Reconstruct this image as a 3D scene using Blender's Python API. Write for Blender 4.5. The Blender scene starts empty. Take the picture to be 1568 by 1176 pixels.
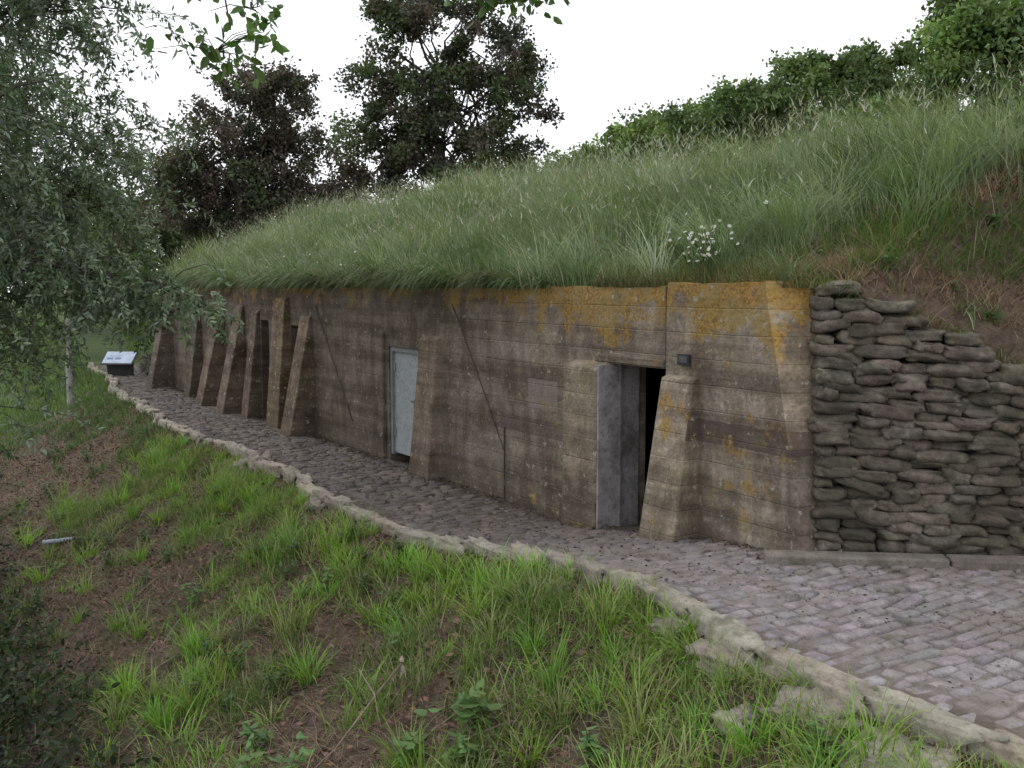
import bpy, math, numpy as np
from mathutils import Matrix, Vector
rng = np.random.default_rng(7)
scene = bpy.context.scene

# ------------------------------------------------------------------ frame of the bunker front
P0 = np.array([.582, 9.74, 0.0]); D = np.array([-.53, .848, 0]); N = np.array([-.848, -.53, 0])
M = Matrix(((D[0], N[0], 0, P0[0]), (D[1], N[1], 0, P0[1]), (0, 0, 1, 0), (0, 0, 0, 1)))
def toL(X, Y):
    rx, ry = X-P0[0], Y-P0[1]
    return rx*D[0]+ry*D[1], rx*N[0]+ry*N[1]

# ------------------------------------------------------------------ numpy helpers
def sm(x):
    x = np.clip(x, 0, 1); return x*x*(3-2*x)
_h = np.random.default_rng(3).random((256, 256))
def vnoise(x, y, f=1.0):
    x = np.asarray(x)*f+100.3; y = np.asarray(y)*f+57.7
    xi = np.floor(x).astype(int); yi = np.floor(y).astype(int)
    fx = sm(x-xi); fy = sm(y-yi)
    a = _h[xi % 256, yi % 256]; b = _h[(xi+1) % 256, yi % 256]
    c = _h[xi % 256, (yi+1) % 256]; d = _h[(xi+1) % 256, (yi+1) % 256]
    return (a*(1-fx)+b*fx)*(1-fy)+(c*(1-fx)+d*fx)*fy
def fbm(x, y, f=1.0):
    return (vnoise(x, y, f)+.5*vnoise(x, y, 2.1*f)+.25*vnoise(x, y, 4.3*f))/1.75

class Acc:
    def __init__(s): s.v=[]; s.f=[]; s.c=[]; s.m=[]; s.n=0
    def add(s, V, F, C, mi=0):
        V = np.asarray(V, float).reshape(-1, 3); F = np.asarray(F, int).reshape(-1, 4)
        C = np.asarray(C, float)
        if C.ndim == 1: C = np.tile(C, (len(V), 1))
        s.v.append(V); s.f.append(F+s.n); s.c.append(C[:, :3]); s.m.append(np.full(len(F), mi)); s.n += len(V)
    def build(s, name, mats, smooth=False, local=False, parent=None):
        V = np.concatenate(s.v); F = np.concatenate(s.f); C = np.concatenate(s.c); MI = np.concatenate(s.m)
        me = bpy.data.meshes.new(name)
        me.vertices.add(len(V)); me.vertices.foreach_set("co", V.ravel())
        me.loops.add(F.size); me.loops.foreach_set("vertex_index", F.ravel().astype(np.int32))
        me.polygons.add(len(F)); me.polygons.foreach_set("loop_start", (np.arange(len(F))*4).astype(np.int32))
        me.polygons.foreach_set("material_index", MI.astype(np.int32))
        me.polygons.foreach_set("use_smooth", np.full(len(F), bool(smooth)))
        me.update(calc_edges=True)
        ca = me.color_attributes.new("Col", 'FLOAT_COLOR', 'POINT')
        ca.data.foreach_set("color", np.c_[C, np.ones(len(C))].ravel())
        for m in (mats if isinstance(mats, (list, tuple)) else [mats]): me.materials.append(m)
        ob = bpy.data.objects.new(name, me); scene.collection.objects.link(ob)
        if local: ob.matrix_world = M
        if parent: ob.parent = parent
        return ob

def jcol(base, n, amp=.25, hue=.1):
    base = np.asarray(base, float)
    k = 1+amp*rng.uniform(-1, 1, (n, 1)); h = 1+hue*rng.uniform(-1, 1, (n, 3))
    return np.clip(base*k*h, 0.004, 1)

def blades(acc, P, h, w, phi, a0, a1, col, K=3, tipcol=None, mi=0):
    n = len(P); h = np.broadcast_to(h, (n,)); w = np.broadcast_to(w, (n,))
    pos = np.array(P, float); V = np.zeros((n, K+1, 2, 3)); C = np.zeros((n, K+1, 2, 3))
    dr = np.c_[np.cos(phi), np.sin(phi), np.zeros(n)]
    tw = phi+rng.uniform(-.9, .9, n)+math.pi/2
    sd = np.c_[np.cos(tw), np.sin(tw), np.zeros(n)]
    for k in range(K+1):
        wk = w*(1-(k/K)**1.6*.93)*.5
        V[:, k, 0] = pos-sd*wk[:, None]; V[:, k, 1] = pos+sd*wk[:, None]
        cc = col if tipcol is None else col*(1-k/K)+tipcol*(k/K)
        C[:, k, :] = cc[:, None, :]
        a = a0+(a1-a0)*(k+.5)/K
        pos = pos+(dr*np.sin(a)[:, None]+np.array([0, 0, 1])*np.cos(a)[:, None])*(h/K)[:, None]
    b = (np.arange(n)*(K+1)*2)[:, None, None]+(np.arange(K)*2)[None, :, None]
    F = b+np.array([0, 1, 3, 2])[None, None, :]
    acc.add(V.reshape(-1, 3), F.reshape(-1, 4), C.reshape(-1, 3), mi)

def frames(n, droop=None):
    a = rng.normal(size=(n, 3))
    if droop is not None: a = a+np.asarray(droop)
    a /= np.linalg.norm(a, axis=1)[:, None]
    r = rng.normal(size=(n, 3)); b = np.cross(a, r); b /= np.linalg.norm(b, axis=1)[:, None]+1e-9
    return a, b
def leaves(acc, P, L, W, col, droop=None, mi=0, rnd=False, ab=None):
    n = len(P); a, b = ab if ab is not None else frames(n, droop)
    L = np.broadcast_to(L, (n,))[:, None]; W = np.broadcast_to(W, (n,))[:, None]
    c = np.cross(a, b)
    if not rnd:
        V = np.stack([P, P+a*L*.45+b*W*.5+c*W*.12, P+a*L, P+a*L*.45-b*W*.5+c*W*.12], 1)
        F = (np.arange(n)*4)[:, None]+np.arange(4)[None]
        acc.add(V.reshape(-1, 3), F, np.repeat(col, 4, 0), mi)
    else:
        V = np.stack([P, P+a*L*.25+b*W*.42+c*W*.14, P+a*L*.62+b*W*.40+c*W*.1, P+a*L-c*W*.1,
                      P+a*L*.62-b*W*.40+c*W*.1, P+a*L*.25-b*W*.42+c*W*.14], 1)
        o = (np.arange(n)*6)[:, None]
        F = np.concatenate([o+np.array([[0, 1, 2, 3]]), o+np.array([[0, 3, 4, 5]])])
        acc.add(V.reshape(-1, 3), F, np.repeat(col, 6, 0), mi)

def tube(acc, pts, rad, col, ns=6, mi=0):
    pts = np.asarray(pts, float); n = len(pts); rad = np.broadcast_to(rad, (n,))
    V = []
    for i in range(n):
        t = pts[min(i+1, n-1)]-pts[max(i-1, 0)]; t = t/(np.linalg.norm(t)+1e-9)
        r = np.array([0, 0, 1.]) if abs(t[2]) < .9 else np.array([1., 0, 0])
        u = np.cross(t, r); u /= np.linalg.norm(u); v = np.cross(t, u)
        an = np.arange(ns)*2*math.pi/ns
        V.append(pts[i]+rad[i]*(np.cos(an)[:, None]*u+np.sin(an)[:, None]*v))
    F = []
    for i in range(n-1):
        for j in range(ns):
            F.append([i*ns+j, i*ns+(j+1) % ns, (i+1)*ns+(j+1) % ns, (i+1)*ns+j])
    acc.add(np.concatenate(V), F, np.asarray(col, float), mi)
def curve(p, q, sag=0.0, wob=.1, n=6):
    p = np.asarray(p, float); q = np.asarray(q, float); u = np.linspace(0, 1, n)[:, None]
    L = np.linalg.norm(q-p); out = p*(1-u)+q*u
    out[:, 2] += (sag*4*u*(1-u))[:, 0]
    out[1:-1] += rng.normal(0, wob*L*.12, (n-2, 3))
    return out

def pillow(acc, c, ex, ey, ez, dims, col, e=.45, nu=14, nv=9, noise=.06, mi=0, ev=.8, fq=1.7):
    th = np.linspace(-math.pi, math.pi, nu, endpoint=False); ph = np.linspace(-math.pi/2, math.pi/2, nv)
    T, Pp = np.meshgrid(th, ph)
    sp = lambda x, p: np.sign(x)*np.abs(x)**p
    x = sp(np.cos(Pp), e)*sp(np.cos(T), e); y = sp(np.cos(Pp), e)*sp(np.sin(T), e); z = sp(np.sin(Pp), ev)
    o = rng.random(2)*50
    k = 1+noise*2*(fbm(x*1.5+o[0]+z, y*1.5+o[1]-z, fq)-.5)*2
    bend = rng.normal(0, .07)*dims[0]*(x*x-.4)
    x, y, z = x*k*dims[0]/2, y*k*dims[1]/2, z*k*dims[2]/2+(bend if ev < .71 and ev > .6 else 0)
    V = np.asarray(c)+x[..., None]*ex+y[..., None]*ey+z[..., None]*ez
    F = []
    for i in range(nv-1):
        for j in range(nu): F.append([i*nu+j, i*nu+(j+1) % nu, (i+1)*nu+(j+1) % nu, (i+1)*nu+j])
    acc.add(V.reshape(-1, 3), F, col, mi)

def hexa(acc, b4, t4, col, mi=0):
    V = np.array(list(b4)+list(t4), float)
    F = [[3, 2, 1, 0], [4, 5, 6, 7], [0, 1, 5, 4], [1, 2, 6, 5], [2, 3, 7, 6], [3, 0, 4, 7]]
    acc.add(V, F, col, mi)
def box(acc, s0, s1, t0, t1, z0, z1, col, mi=0):
    hexa(acc, [(s0, t0, z0), (s1, t0, z0), (s1, t1, z0), (s0, t1, z0)],
         [(s0, t0, z1), (s1, t0, z1), (s1, t1, z1), (s0, t1, z1)], col, mi)

# ------------------------------------------------------------------ materials
def newmat(name):
    m = bpy.data.materials.new(name); m.use_nodes = True
    nt = m.node_tree; nt.nodes.clear(); out = nt.nodes.new("ShaderNodeOutputMaterial")
    return m, nt, out
def nd(nt, typ, **kw):
    n = nt.nodes.new(typ)
    for k, v in kw.items(): setattr(n, k, v)
    return n
def noise_node(nt, vec, scale, detail=5, rough=.6):
    n = nd(nt, "ShaderNodeTexNoise"); n.inputs["Scale"].default_value = scale
    n.inputs["Detail"].default_value = detail; n.inputs["Roughness"].default_value = rough
    if vec is not None: nt.links.new(vec, n.inputs["Vector"])
    return n
def ramp(nt, fac, p0, p1, c0=(0, 0, 0, 1), c1=(1, 1, 1, 1)):
    r = nd(nt, "ShaderNodeValToRGB"); r.color_ramp.elements[0].position = p0; r.color_ramp.elements[1].position = p1
    r.color_ramp.elements[0].color = c0; r.color_ramp.elements[1].color = c1
    nt.links.new(fac, r.inputs[0]); return r.outputs[0]
def mix(nt, fac, a, b, mode='MIX'):
    m = nd(nt, "ShaderNodeMixRGB", blend_type=mode)
    for i, x in enumerate((fac, a, b)):
        if isinstance(x, (int, float)): m.inputs[i].default_value = x
        elif isinstance(x, tuple): m.inputs[i].default_value = (*x[:3], 1)
        else: nt.links.new(x, m.inputs[i])
    return m.outputs[0]
def math_(nt, op, a, b=0.0):
    m = nd(nt, "ShaderNodeMath", operation=op)
    for i, x in enumerate((a, b)):
        if isinstance(x, (int, float)): m.inputs[i].default_value = x
        else: nt.links.new(x, m.inputs[i])
    return m.outputs[0]
def foliage_mat(name, trans=.3, rough=.55):
    m, nt, out = newmat(name)
    at = nd(nt, "ShaderNodeAttribute", attribute_name="Col")
    p = nd(nt, "ShaderNodeBsdfPrincipled"); p.inputs["Roughness"].default_value = rough
    p.inputs["Specular IOR Level"].default_value = .3
    nt.links.new(at.outputs["Color"], p.inputs["Base Color"])
    tr = nd(nt, "ShaderNodeBsdfTranslucent"); nt.links.new(mix(nt, 1.0, at.outputs["Color"], (1.1, 1.25, .6), 'MULTIPLY'), tr.inputs[0])
    mx = nd(nt, "ShaderNodeMixShader"); mx.inputs[0].default_value = trans
    nt.links.new(p.outputs[0], mx.inputs[1]); nt.links.new(tr.outputs[0], mx.inputs[2]); nt.links.new(mx.outputs[0], out.inputs[0])
    return m
def rough_mat(name, scale=8, var=.5, bump=.4, bdist=.02, rough=.9, spots=None):
    m, nt, out = newmat(name)
    at = nd(nt, "ShaderNodeAttribute", attribute_name="Col"); tc = nd(nt, "ShaderNodeTexCoord")
    n1 = noise_node(nt, tc.outputs["Object"], scale, 8, .65); n2 = noise_node(nt, tc.outputs["Object"], scale*6, 4, .6)
    f = ramp(nt, n1.outputs[0], .3, .72, (1-var, 1-var, 1-var, 1), (1+var*.5,)*3+(1,))
    c = mix(nt, 1.0, at.outputs["Color"], f, 'MULTIPLY')
    c = mix(nt, ramp(nt, n2.outputs[0], .5, .75), c, mix(nt, 1.0, c, (.6, .58, .55), 'MULTIPLY'))
    if spots:
        for sp_ in spots: c = mix(nt, math_(nt, 'MULTIPLY', ramp(nt, noise_node(nt, tc.outputs["Object"], sp_[1], 6, .7).outputs[0], sp_[2], sp_[2]+.1), sp_[3]), c, sp_[0])
    p = nd(nt, "ShaderNodeBsdfPrincipled"); p.inputs["Roughness"].default_value = rough
    p.inputs["Specular IOR Level"].default_value = .25
    nt.links.new(c, p.inputs["Base Color"])
    b = nd(nt, "ShaderNodeBump"); b.inputs["Strength"].default_value = bump; b.inputs["Distance"].default_value = bdist
    nt.links.new(math_(nt, 'ADD', n1.outputs[0], math_(nt, 'MULTIPLY', n2.outputs[0], .4)), b.inputs["Height"])
    nt.links.new(b.outputs[0], p.inputs["Normal"]); nt.links.new(p.outputs[0], out.inputs[0])
    return m

def concrete_mat():
    m, nt, out = newmat("board_marked_concrete")
    tc = nd(nt, "ShaderNodeTexCoord"); O = tc.outputs["Object"]
    at = nd(nt, "ShaderNodeAttribute", attribute_name="Col")
    sx = nd(nt, "ShaderNodeSeparateXYZ"); nt.links.new(O, sx.inputs[0]); s, t, z = sx.outputs
    big = noise_node(nt, O, .8, 6, .6); med = noise_node(nt, O, 3.1, 9, .70); fine = noise_node(nt, O, 34, 6, .7)
    mp = nd(nt, "ShaderNodeMapping"); mp.inputs["Scale"].default_value = (4.0, 4.0, .7); nt.links.new(O, mp.inputs[0])
    streak = noise_node(nt, mp.outputs[0], 1.0, 8, .68)
    mp2 = nd(nt, "ShaderNodeMapping"); mp2.inputs["Scale"].default_value = (.30, .30, 4.5); nt.links.new(O, mp2.inputs[0])
    board = noise_node(nt, mp2.outputs[0], 1.2, 4, .6)
    c = mix(nt, ramp(nt, big.outputs[0], .38, .62), (.150, .126, .108), (.225, .198, .170))
    c = mix(nt, ramp(nt, med.outputs[0], .44, .66), c, (.285, .252, .218))
    alg = noise_node(nt, O, 1.4, 8, .7)
    c = mix(nt, math_(nt, 'MULTIPLY', ramp(nt, alg.outputs[0], .50, .62), .45), c, (.135, .132, .092))
    c = mix(nt, math_(nt, 'MULTIPLY', ramp(nt, streak.outputs[0], .48, .64), .58), c, (.080, .062, .053))
    blot = noise_node(nt, O, 1.9, 9, .72)
    c = mix(nt, math_(nt, 'MULTIPLY', ramp(nt, blot.outputs[0], .50, .60), .52), c, (.075, .060, .050))
    c = mix(nt, 1.0, c, ramp(nt, board.outputs[0], .38, .6, (.62, .60, .58, 1), (1.12, 1.12, 1.10, 1)), 'MULTIPLY')
    c = mix(nt, 1.0, c, ramp(nt, fine.outputs[0], .3, .7, (.66, .66, .66, 1), (1.3, 1.3, 1.3, 1)), 'MULTIPLY')
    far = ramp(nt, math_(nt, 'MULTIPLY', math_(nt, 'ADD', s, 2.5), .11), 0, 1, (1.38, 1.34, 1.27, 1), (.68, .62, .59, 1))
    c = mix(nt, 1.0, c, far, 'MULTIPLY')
    zb = math_(nt, 'ADD', z, math_(nt, 'MULTIPLY', math_(nt, 'SUBTRACT', med.outputs[0], .5), .07))
    band = math_(nt, 'MULTIPLY', math_(nt, 'MULTIPLY', math_(nt, 'GREATER_THAN', zb, 1.06), math_(nt, 'LESS_THAN', zb, 1.24)), math_(nt, 'LESS_THAN', s, -1.86))
    c = mix(nt, math_(nt, 'MULTIPLY', band, .78), c, (.075, .054, .048))
    pp = math_(nt, 'MULTIPLY', math_(nt, 'MULTIPLY', math_(nt, 'GREATER_THAN', zb, 1.06), math_(nt, 'LESS_THAN', zb, 1.36)), math_(nt, 'MULTIPLY', math_(nt, 'GREATER_THAN', s, .25), math_(nt, 'LESS_THAN', s, .78)))
    c = mix(nt, math_(nt, 'MULTIPLY', pp, .5), c, (.28, .245, .225))
    bd2 = math_(nt, 'MULTIPLY', math_(nt, 'MULTIPLY', math_(nt, 'GREATER_THAN', zb, .78), math_(nt, 'LESS_THAN', zb, .95)), math_(nt, 'MULTIPLY', math_(nt, 'GREATER_THAN', s, .02), math_(nt, 'LESS_THAN', s, 1.6)))
    c = mix(nt, math_(nt, 'MULTIPLY', bd2, .6), c, (.070, .050, .046))
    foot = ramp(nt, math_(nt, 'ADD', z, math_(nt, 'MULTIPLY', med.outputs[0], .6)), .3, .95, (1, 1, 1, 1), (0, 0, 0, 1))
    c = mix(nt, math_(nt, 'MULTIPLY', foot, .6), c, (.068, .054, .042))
    ln = noise_node(nt, O, 2.3, 10, .72)
    side = math_(nt, 'MULTIPLY', math_(nt, 'MAXIMUM', math_(nt, 'SUBTRACT', s, .4), 0.0), -.05)
    hv = math_(nt, 'MULTIPLY', math_(nt, 'SUBTRACT', z, 1.86), .32)
    hv = math_(nt, 'MAXIMUM', hv, -.07)
    lm0 = math_(nt, 'ADD', ln.outputs[0], math_(nt, 'ADD', math_(nt, 'MAXIMUM', side, -.09), hv))
    lm = ramp(nt, lm0, .51, .57)
    lcol = mix(nt, ramp(nt, fine.outputs[0], .40, .60), (.175, .100, .028), (.38, .225, .048))
    lcol = mix(nt, ramp(nt, med.outputs[0], .45, .6), lcol, (.27, .20, .075))
    c = mix(nt, math_(nt, 'MULTIPLY', lm, .84), c, lcol)
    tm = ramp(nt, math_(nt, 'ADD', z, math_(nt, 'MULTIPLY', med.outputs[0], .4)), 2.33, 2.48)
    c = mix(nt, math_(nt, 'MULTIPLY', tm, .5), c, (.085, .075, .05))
    ln2 = noise_node(nt, O, 6, 9, .75)
    c = mix(nt, math_(nt, 'MULTIPLY', ramp(nt, ln2.outputs[0], .56, .63), .45), c, (.17, .15, .06))
    ln3 = noise_node(nt, O, 12, 6, .7)
    c = mix(nt, math_(nt, 'MULTIPLY', ramp(nt, ln3.outputs[0], .60, .65), .6), c, (.42, .40, .36))
    c = mix(nt, 1.0, c, at.outputs["Color"], 'MULTIPLY')
    p = nd(nt, "ShaderNodeBsdfPrincipled"); p.inputs["Roughness"].default_value = .92; p.inputs["Specular IOR Level"].default_value = .2
    nt.links.new(c, p.inputs["Base Color"])
    zz = math_(nt, 'FRACT', math_(nt, 'MULTIPLY', math_(nt, 'ADD', z, math_(nt, 'MULTIPLY', big.outputs[0], .03)), 4.9))
    groove = ramp(nt, math_(nt, 'ABSOLUTE', math_(nt, 'SUBTRACT', zz, .5)), 0.0, .04)
    h = math_(nt, 'ADD', math_(nt, 'MULTIPLY', groove, .22), math_(nt, 'ADD', math_(nt, 'MULTIPLY', med.outputs[0], 1.6), math_(nt, 'MULTIPLY', fine.outputs[0], .5)))
    h = math_(nt, 'ADD', h, math_(nt, 'MULTIPLY', board.outputs[0], .5))
    b = nd(nt, "ShaderNodeBump"); b.inputs["Strength"].default_value = .85; b.inputs["Distance"].default_value = .024
    nt.links.new(h, b.inputs["Height"]); nt.links.new(b.outputs[0], p.inputs["Normal"]); nt.links.new(p.outputs[0], out.inputs[0])
    return m
CONC = concrete_mat()
SOIL = rough_mat("earth_soil", 5, .5, .9, .05)
PAVE = rough_mat("worn_paver", 9, .45, .7, .008, .85, spots=(((.19, .16, .135), 1.6, .48, .75), ((.085, .08, .058), 2.9, .55, .7)))
STONE = rough_mat("kerb_stone", 7, .45, .9, .02, .92, spots=(((.10, .095, .06), 3, .55, .6),))
BAG = rough_mat("hardened_sandbag", 9, .55, 1.0, .016, .95, spots=(((.28, .26, .22), 5, .58, .6), ((.060, .055, .038), 1.7, .50, .7)))
WOOD = rough_mat("bark", 18, .5, .8, .02)
GRASS = foliage_mat("grass_blade", .28); LEAF = foliage_mat("leaf", .28, .5); LITTER = rough_mat("dead_leaf", 20, .4, .2, .005)
DARK = rough_mat("interior_shade_and_sill", 3, .4, .4, .02)  # carries the painted shade of chamber and door gap, plus the sill
PLASTER = rough_mat("pale_jamb_plaster", 4, .45, .4, .01, spots=(((.14, .125, .12), 3.3, .54, .9), ((.10, .085, .075), 1.5, .52, .6)))
STEEL = rough_mat("painted_steel", 5, .22, .12, .003, .5, spots=(((.20, .19, .17), 2.6, .58, .5),))

# ------------------------------------------------------------------ terrain functions
def zp(s): return .32*sm((.5-s)/3.4)
def te(s):
    s = np.asarray(s, float)
    return 1.5+.09*np.sin(s*.9)+.04*np.sin(s*2.7+1)+np.where(s < -3, .12*sm((-3-s)/2), 0)-np.where(s > 12, .1*(s-12), 0)
def Ls(s): return np.maximum(0, (-2.95-np.asarray(s, float))/.612)
def tb(s):
    s = np.asarray(s, float)
    return -.791*Ls(s)-.22*sm(Ls(s)*3)-np.where(s > 16.5, (s-16.5)*.13, 0)
BT = ([0, .5, 1.0, 1.5, 2.1, 3.0, 5.5], [2.27, 2.16, 1.96, 1.70, 1.46, 1.25, 1.15])
def z0(s): return np.interp(Ls(s), BT[0], BT[1])+.02
RX = [0, .5, 1, 2, 3, 4, 6, 12, 30]; RY = [0, .12, .27, .60, .84, .97, 1.0, .85, -.4]
def gz(s, t):
    s = np.asarray(s, float); t = np.asarray(t, float)
    k = 1-.38*sm((-2.9-s)/1.2)
    q = (tb(s)-.3-t)*k
    zm = z0(s)+(3.72-z0(s))*np.interp(q, RX, RY)
    zm2 = zp(s)+3.7*sm(q/3.5)*np.interp(q, [0, 12, 30], [1, .9, 0])
    b = sm((s-16.7)/.8); F = 1-sm((s-18)/6)
    zm = (zm*(1-b)+zm2*b); zm = zp(s)+(zm-zp(s))*F
    zm = zm+(.34*(fbm(s, t, .7)-.5)+.07*(fbm(s, t, 3.5)-.5))*np.clip(q, 0, 1)
    u = t-te(s)
    sl = .46-.18*sm((-3-s)/3)
    zb = zp(s)-.03-np.where(u < 3.1, sl*u, sl*3.1+.75*(u-3.1))
    zb = np.maximum(zb, -3.2)+.26*(fbm(s+9, t, 1.1)-.5)*np.clip(u*2, 0, 1)+.09*(fbm(s, t, 5)-.5)*np.clip(u*2, 0, 1)
    z = np.where(q > 0, zm, np.where(u > 0, zb, zp(s)))
    return z+1.4*sm((s-24)/30)*np.where(q > 0, 1, np.where(u > 0, 1-sm(u/10)*.3, 1))

openings = [(-1.42, -.60, 1.60), (3.30, 4.15, 1.52), (7.32, 7.85, 1.68), (8.95, 9.35, 1.72), (10.75, 11.15, 1.66)]
# ------------------------------------------------------------------ ground sheet
sc = np.concatenate([-np.geomspace(300, 11, 14), np.arange(-10, 24, .13), np.geomspace(24.3, 400, 22)])
sc = np.unique(np.round(np.concatenate([sc, [a for o in openings for a in o[:2]]]), 4))
rows = []
for q in -np.geomspace(300, 9, 14): rows.append(('m', q))
for q in np.arange(-8.6, -.31, .16): rows.append(('m', q))
rows.append(('m', -.3001)); rows.append(('s', -.30))
for f in np.linspace(0, 1, 9): rows.append(('p', f))
for q in np.arange(.10, 8, .12): rows.append(('b', q))
for q in np.geomspace(8.3, 300, 16): rows.append(('b', q))
V = []
for typ, q in rows:
    if typ == 'm': t = tb(sc)+q; z = gz(sc, t-1e-4)
    elif typ == 's': t = tb(sc)+q; z = gz(sc, tb(sc)+.01)
    elif typ == 'p': t = tb(sc)*(1-q)+te(sc)*q; z = gz(sc, np.minimum(t, te(sc)-1e-4)+(1e-4 if q == 0 else 0))
    else: t = te(sc)+q; z = gz(sc, t)
    V.append(np.c_[sc, t, z-((.010-.007*sm((-sc)/3)) if typ in 'ps' else 0)])
V = np.array(V); nr, ncol = V.shape[:2]
idx = np.arange(nr*ncol).reshape(nr, ncol)
F = np.stack([idx[:-1, :-1], idx[1:, :-1], idx[1:, 1:], idx[:-1, 1:]], -1)
stepi = [i for i, r in enumerate(rows) if r[0] == 's'][0]-1
keep = np.ones(F.shape[:2], bool); mids = (sc[:-1]+sc[1:])/2
for a, b, h in openings:
    if a != 3.30: keep[stepi, (mids > a) & (mids < b)] = False
F = F[keep]
Vf = V.reshape(-1, 3); S_, T_ = Vf[:, 0], Vf[:, 1]
n2 = fbm(S_+40, T_, 2.6)[:, None]; n3 = fbm(S_+4, T_, .8)[:, None]
brown = np.array([.080, .054, .042])*(1-n2)+np.array([.16, .115, .087])*n2
green = np.array([.06, .085, .028])
uu = (T_-te(S_))[:, None]
brown = brown*(1-sm((n3-.46)/.2)*.35)+green*sm((n3-.46)/.2)*.35
col = brown.copy()
col = np.where(uu > 2.2, brown*(1-.82*sm((uu-2.2)/1.5)), col)  # shade of the lower bank and ditch painted into the soil colour
qq = (tb(S_)-.3-T_)[:, None]
col = np.where(qq > 0, col*1.15, col)
col = np.where(qq > 1.6, green*.8, col)
pk = sm((-S_+1)/4)[:, None]
col = np.where((uu < 0) & (qq < 0), (np.array([.12, .10, .08])*(1-pk)+np.array([.27, .236, .218])*pk)*(.7+.6*n2), col)
far = (sm((S_-19)/3))[:, None]; col = col*(1-far)+np.array([.085, .125, .04])*far
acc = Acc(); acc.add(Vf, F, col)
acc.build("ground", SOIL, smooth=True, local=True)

# ------------------------------------------------------------------ paved path
acc = Acc()
s = -10.0
while s < 23.5:
    w = rng.uniform(.075, .135)
    a, b = max(float(tb(s)), -11), float(te(s))
    t = a+.02+rng.uniform(0, .15)
    while t < b-.03:
        l = rng.uniform(.10, .27)
        if rng.random() < .93:
            wv = .18*(float(fbm(s*.3, t, .9))-.5)+.05*math.sin(t*1.1)
            sc_, tc_ = s+w/2+rng.normal(0, .009)+wv, t+l/2
            if tc_ > float(te(sc_))-.06: t += l; continue
            g = rng.uniform(.002, .013); hw, hl = w/2-g, l/2-g
            zc = float(zp(sc_))-.003+rng.normal(0, .0045)+.035*(float(fbm(sc_, tc_, .8))-.5)
            rot = rng.normal(0, .10); cr, sr = math.cos(rot), math.sin(rot)
            tx, ty = rng.normal(0, .05, 2)
            VV = []; jj = rng.normal(0, .14, (4, 2))
            for (k, zz) in ((1.0, -.03), (.93, .003), (.60, .012)):
                for ci, (x, y) in enumerate(((-1, -1), (1, -1), (1, 1), (-1, 1))):
                    x_ = x*hw*k*(1+jj[ci, 0]); y_ = y*(hl-(1-k)*hw)*(1+jj[ci, 1]*.7)
                    VV.append((sc_+x_*cr-y_*sr, tc_+x_*sr+y_*cr, zc+zz+x_*tx+y_*ty))
            FF = [[8, 9, 10, 11]]
            for r in (0, 4):
                for j in range(4): FF.append([r+j, r+(j+1) % 4, r+4+(j+1) % 4, r+4+j])
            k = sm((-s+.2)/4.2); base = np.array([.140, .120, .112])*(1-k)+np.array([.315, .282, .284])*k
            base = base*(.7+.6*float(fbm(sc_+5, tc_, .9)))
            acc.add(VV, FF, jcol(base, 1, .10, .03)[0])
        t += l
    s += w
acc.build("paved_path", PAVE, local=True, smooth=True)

# ------------------------------------------------------------------ stone kerb along the bank edge
acc = Acc(); s = -9.0; UZ = np.array([0, 0, 1.])
while s < 24:
    l = rng.uniform(.3, .8)
    ds = s+l/2; tt = float(te(ds)); an = math.atan2(float(te(ds+.2)-te(ds-.2)), .4)+rng.normal(0, .08)
    ex = np.array([math.cos(an), math.sin(an), 0]); ey = np.array([-math.sin(an), math.cos(an), 0])
    pillow(acc, (ds, tt+rng.normal(0.03, .02), float(zp(ds))-.02+rng.normal(0, .012)), ex, ey, UZ,
           (l*1.18, rng.uniform(.14, .21), rng.uniform(.13, .16)), jcol((.33, .29, .24), 1, .14, .04)[0], e=.38, ev=.55, noise=.20, nu=30, nv=11, fq=2.6)
    s += l
acc.build("stone_kerb", STONE, local=True, smooth=True)
acc = Acc()
for (s_, du, l, w, h) in [(4.9, .05, .5, .32, .22), (5.25, .2, .3, .25, .18), (-4.05, .16, .5, .30, .12), (-4.75, .22, .42, .32, .12), (-5.3, .3, .5, .34, .12), (-4.45, .45, .22, .18, .1),
                          (-5.05, .6, .3, .25, .1), (-2.2, .2, .22, .16, .1), (2.3, .1, .3, .2, .14), (-3.4, .2, .28, .2, .12)]:
    t_ = float(te(s_))+du; an = rng.uniform(-.3, .3)
    ex = np.array([math.cos(an), math.sin(an), .05]); ey = np.array([-math.sin(an), math.cos(an), -.2])
    pillow(acc, (s_, t_, float(gz(s_, t_))+.02), ex, ey, UZ, (l, w, h), jcol((.32, .28, .235), 1, .12, .04)[0], e=.5, noise=.28, nu=30, nv=13, fq=2.2)
acc.build("edge_stones", STONE, local=True, smooth=True)

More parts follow.
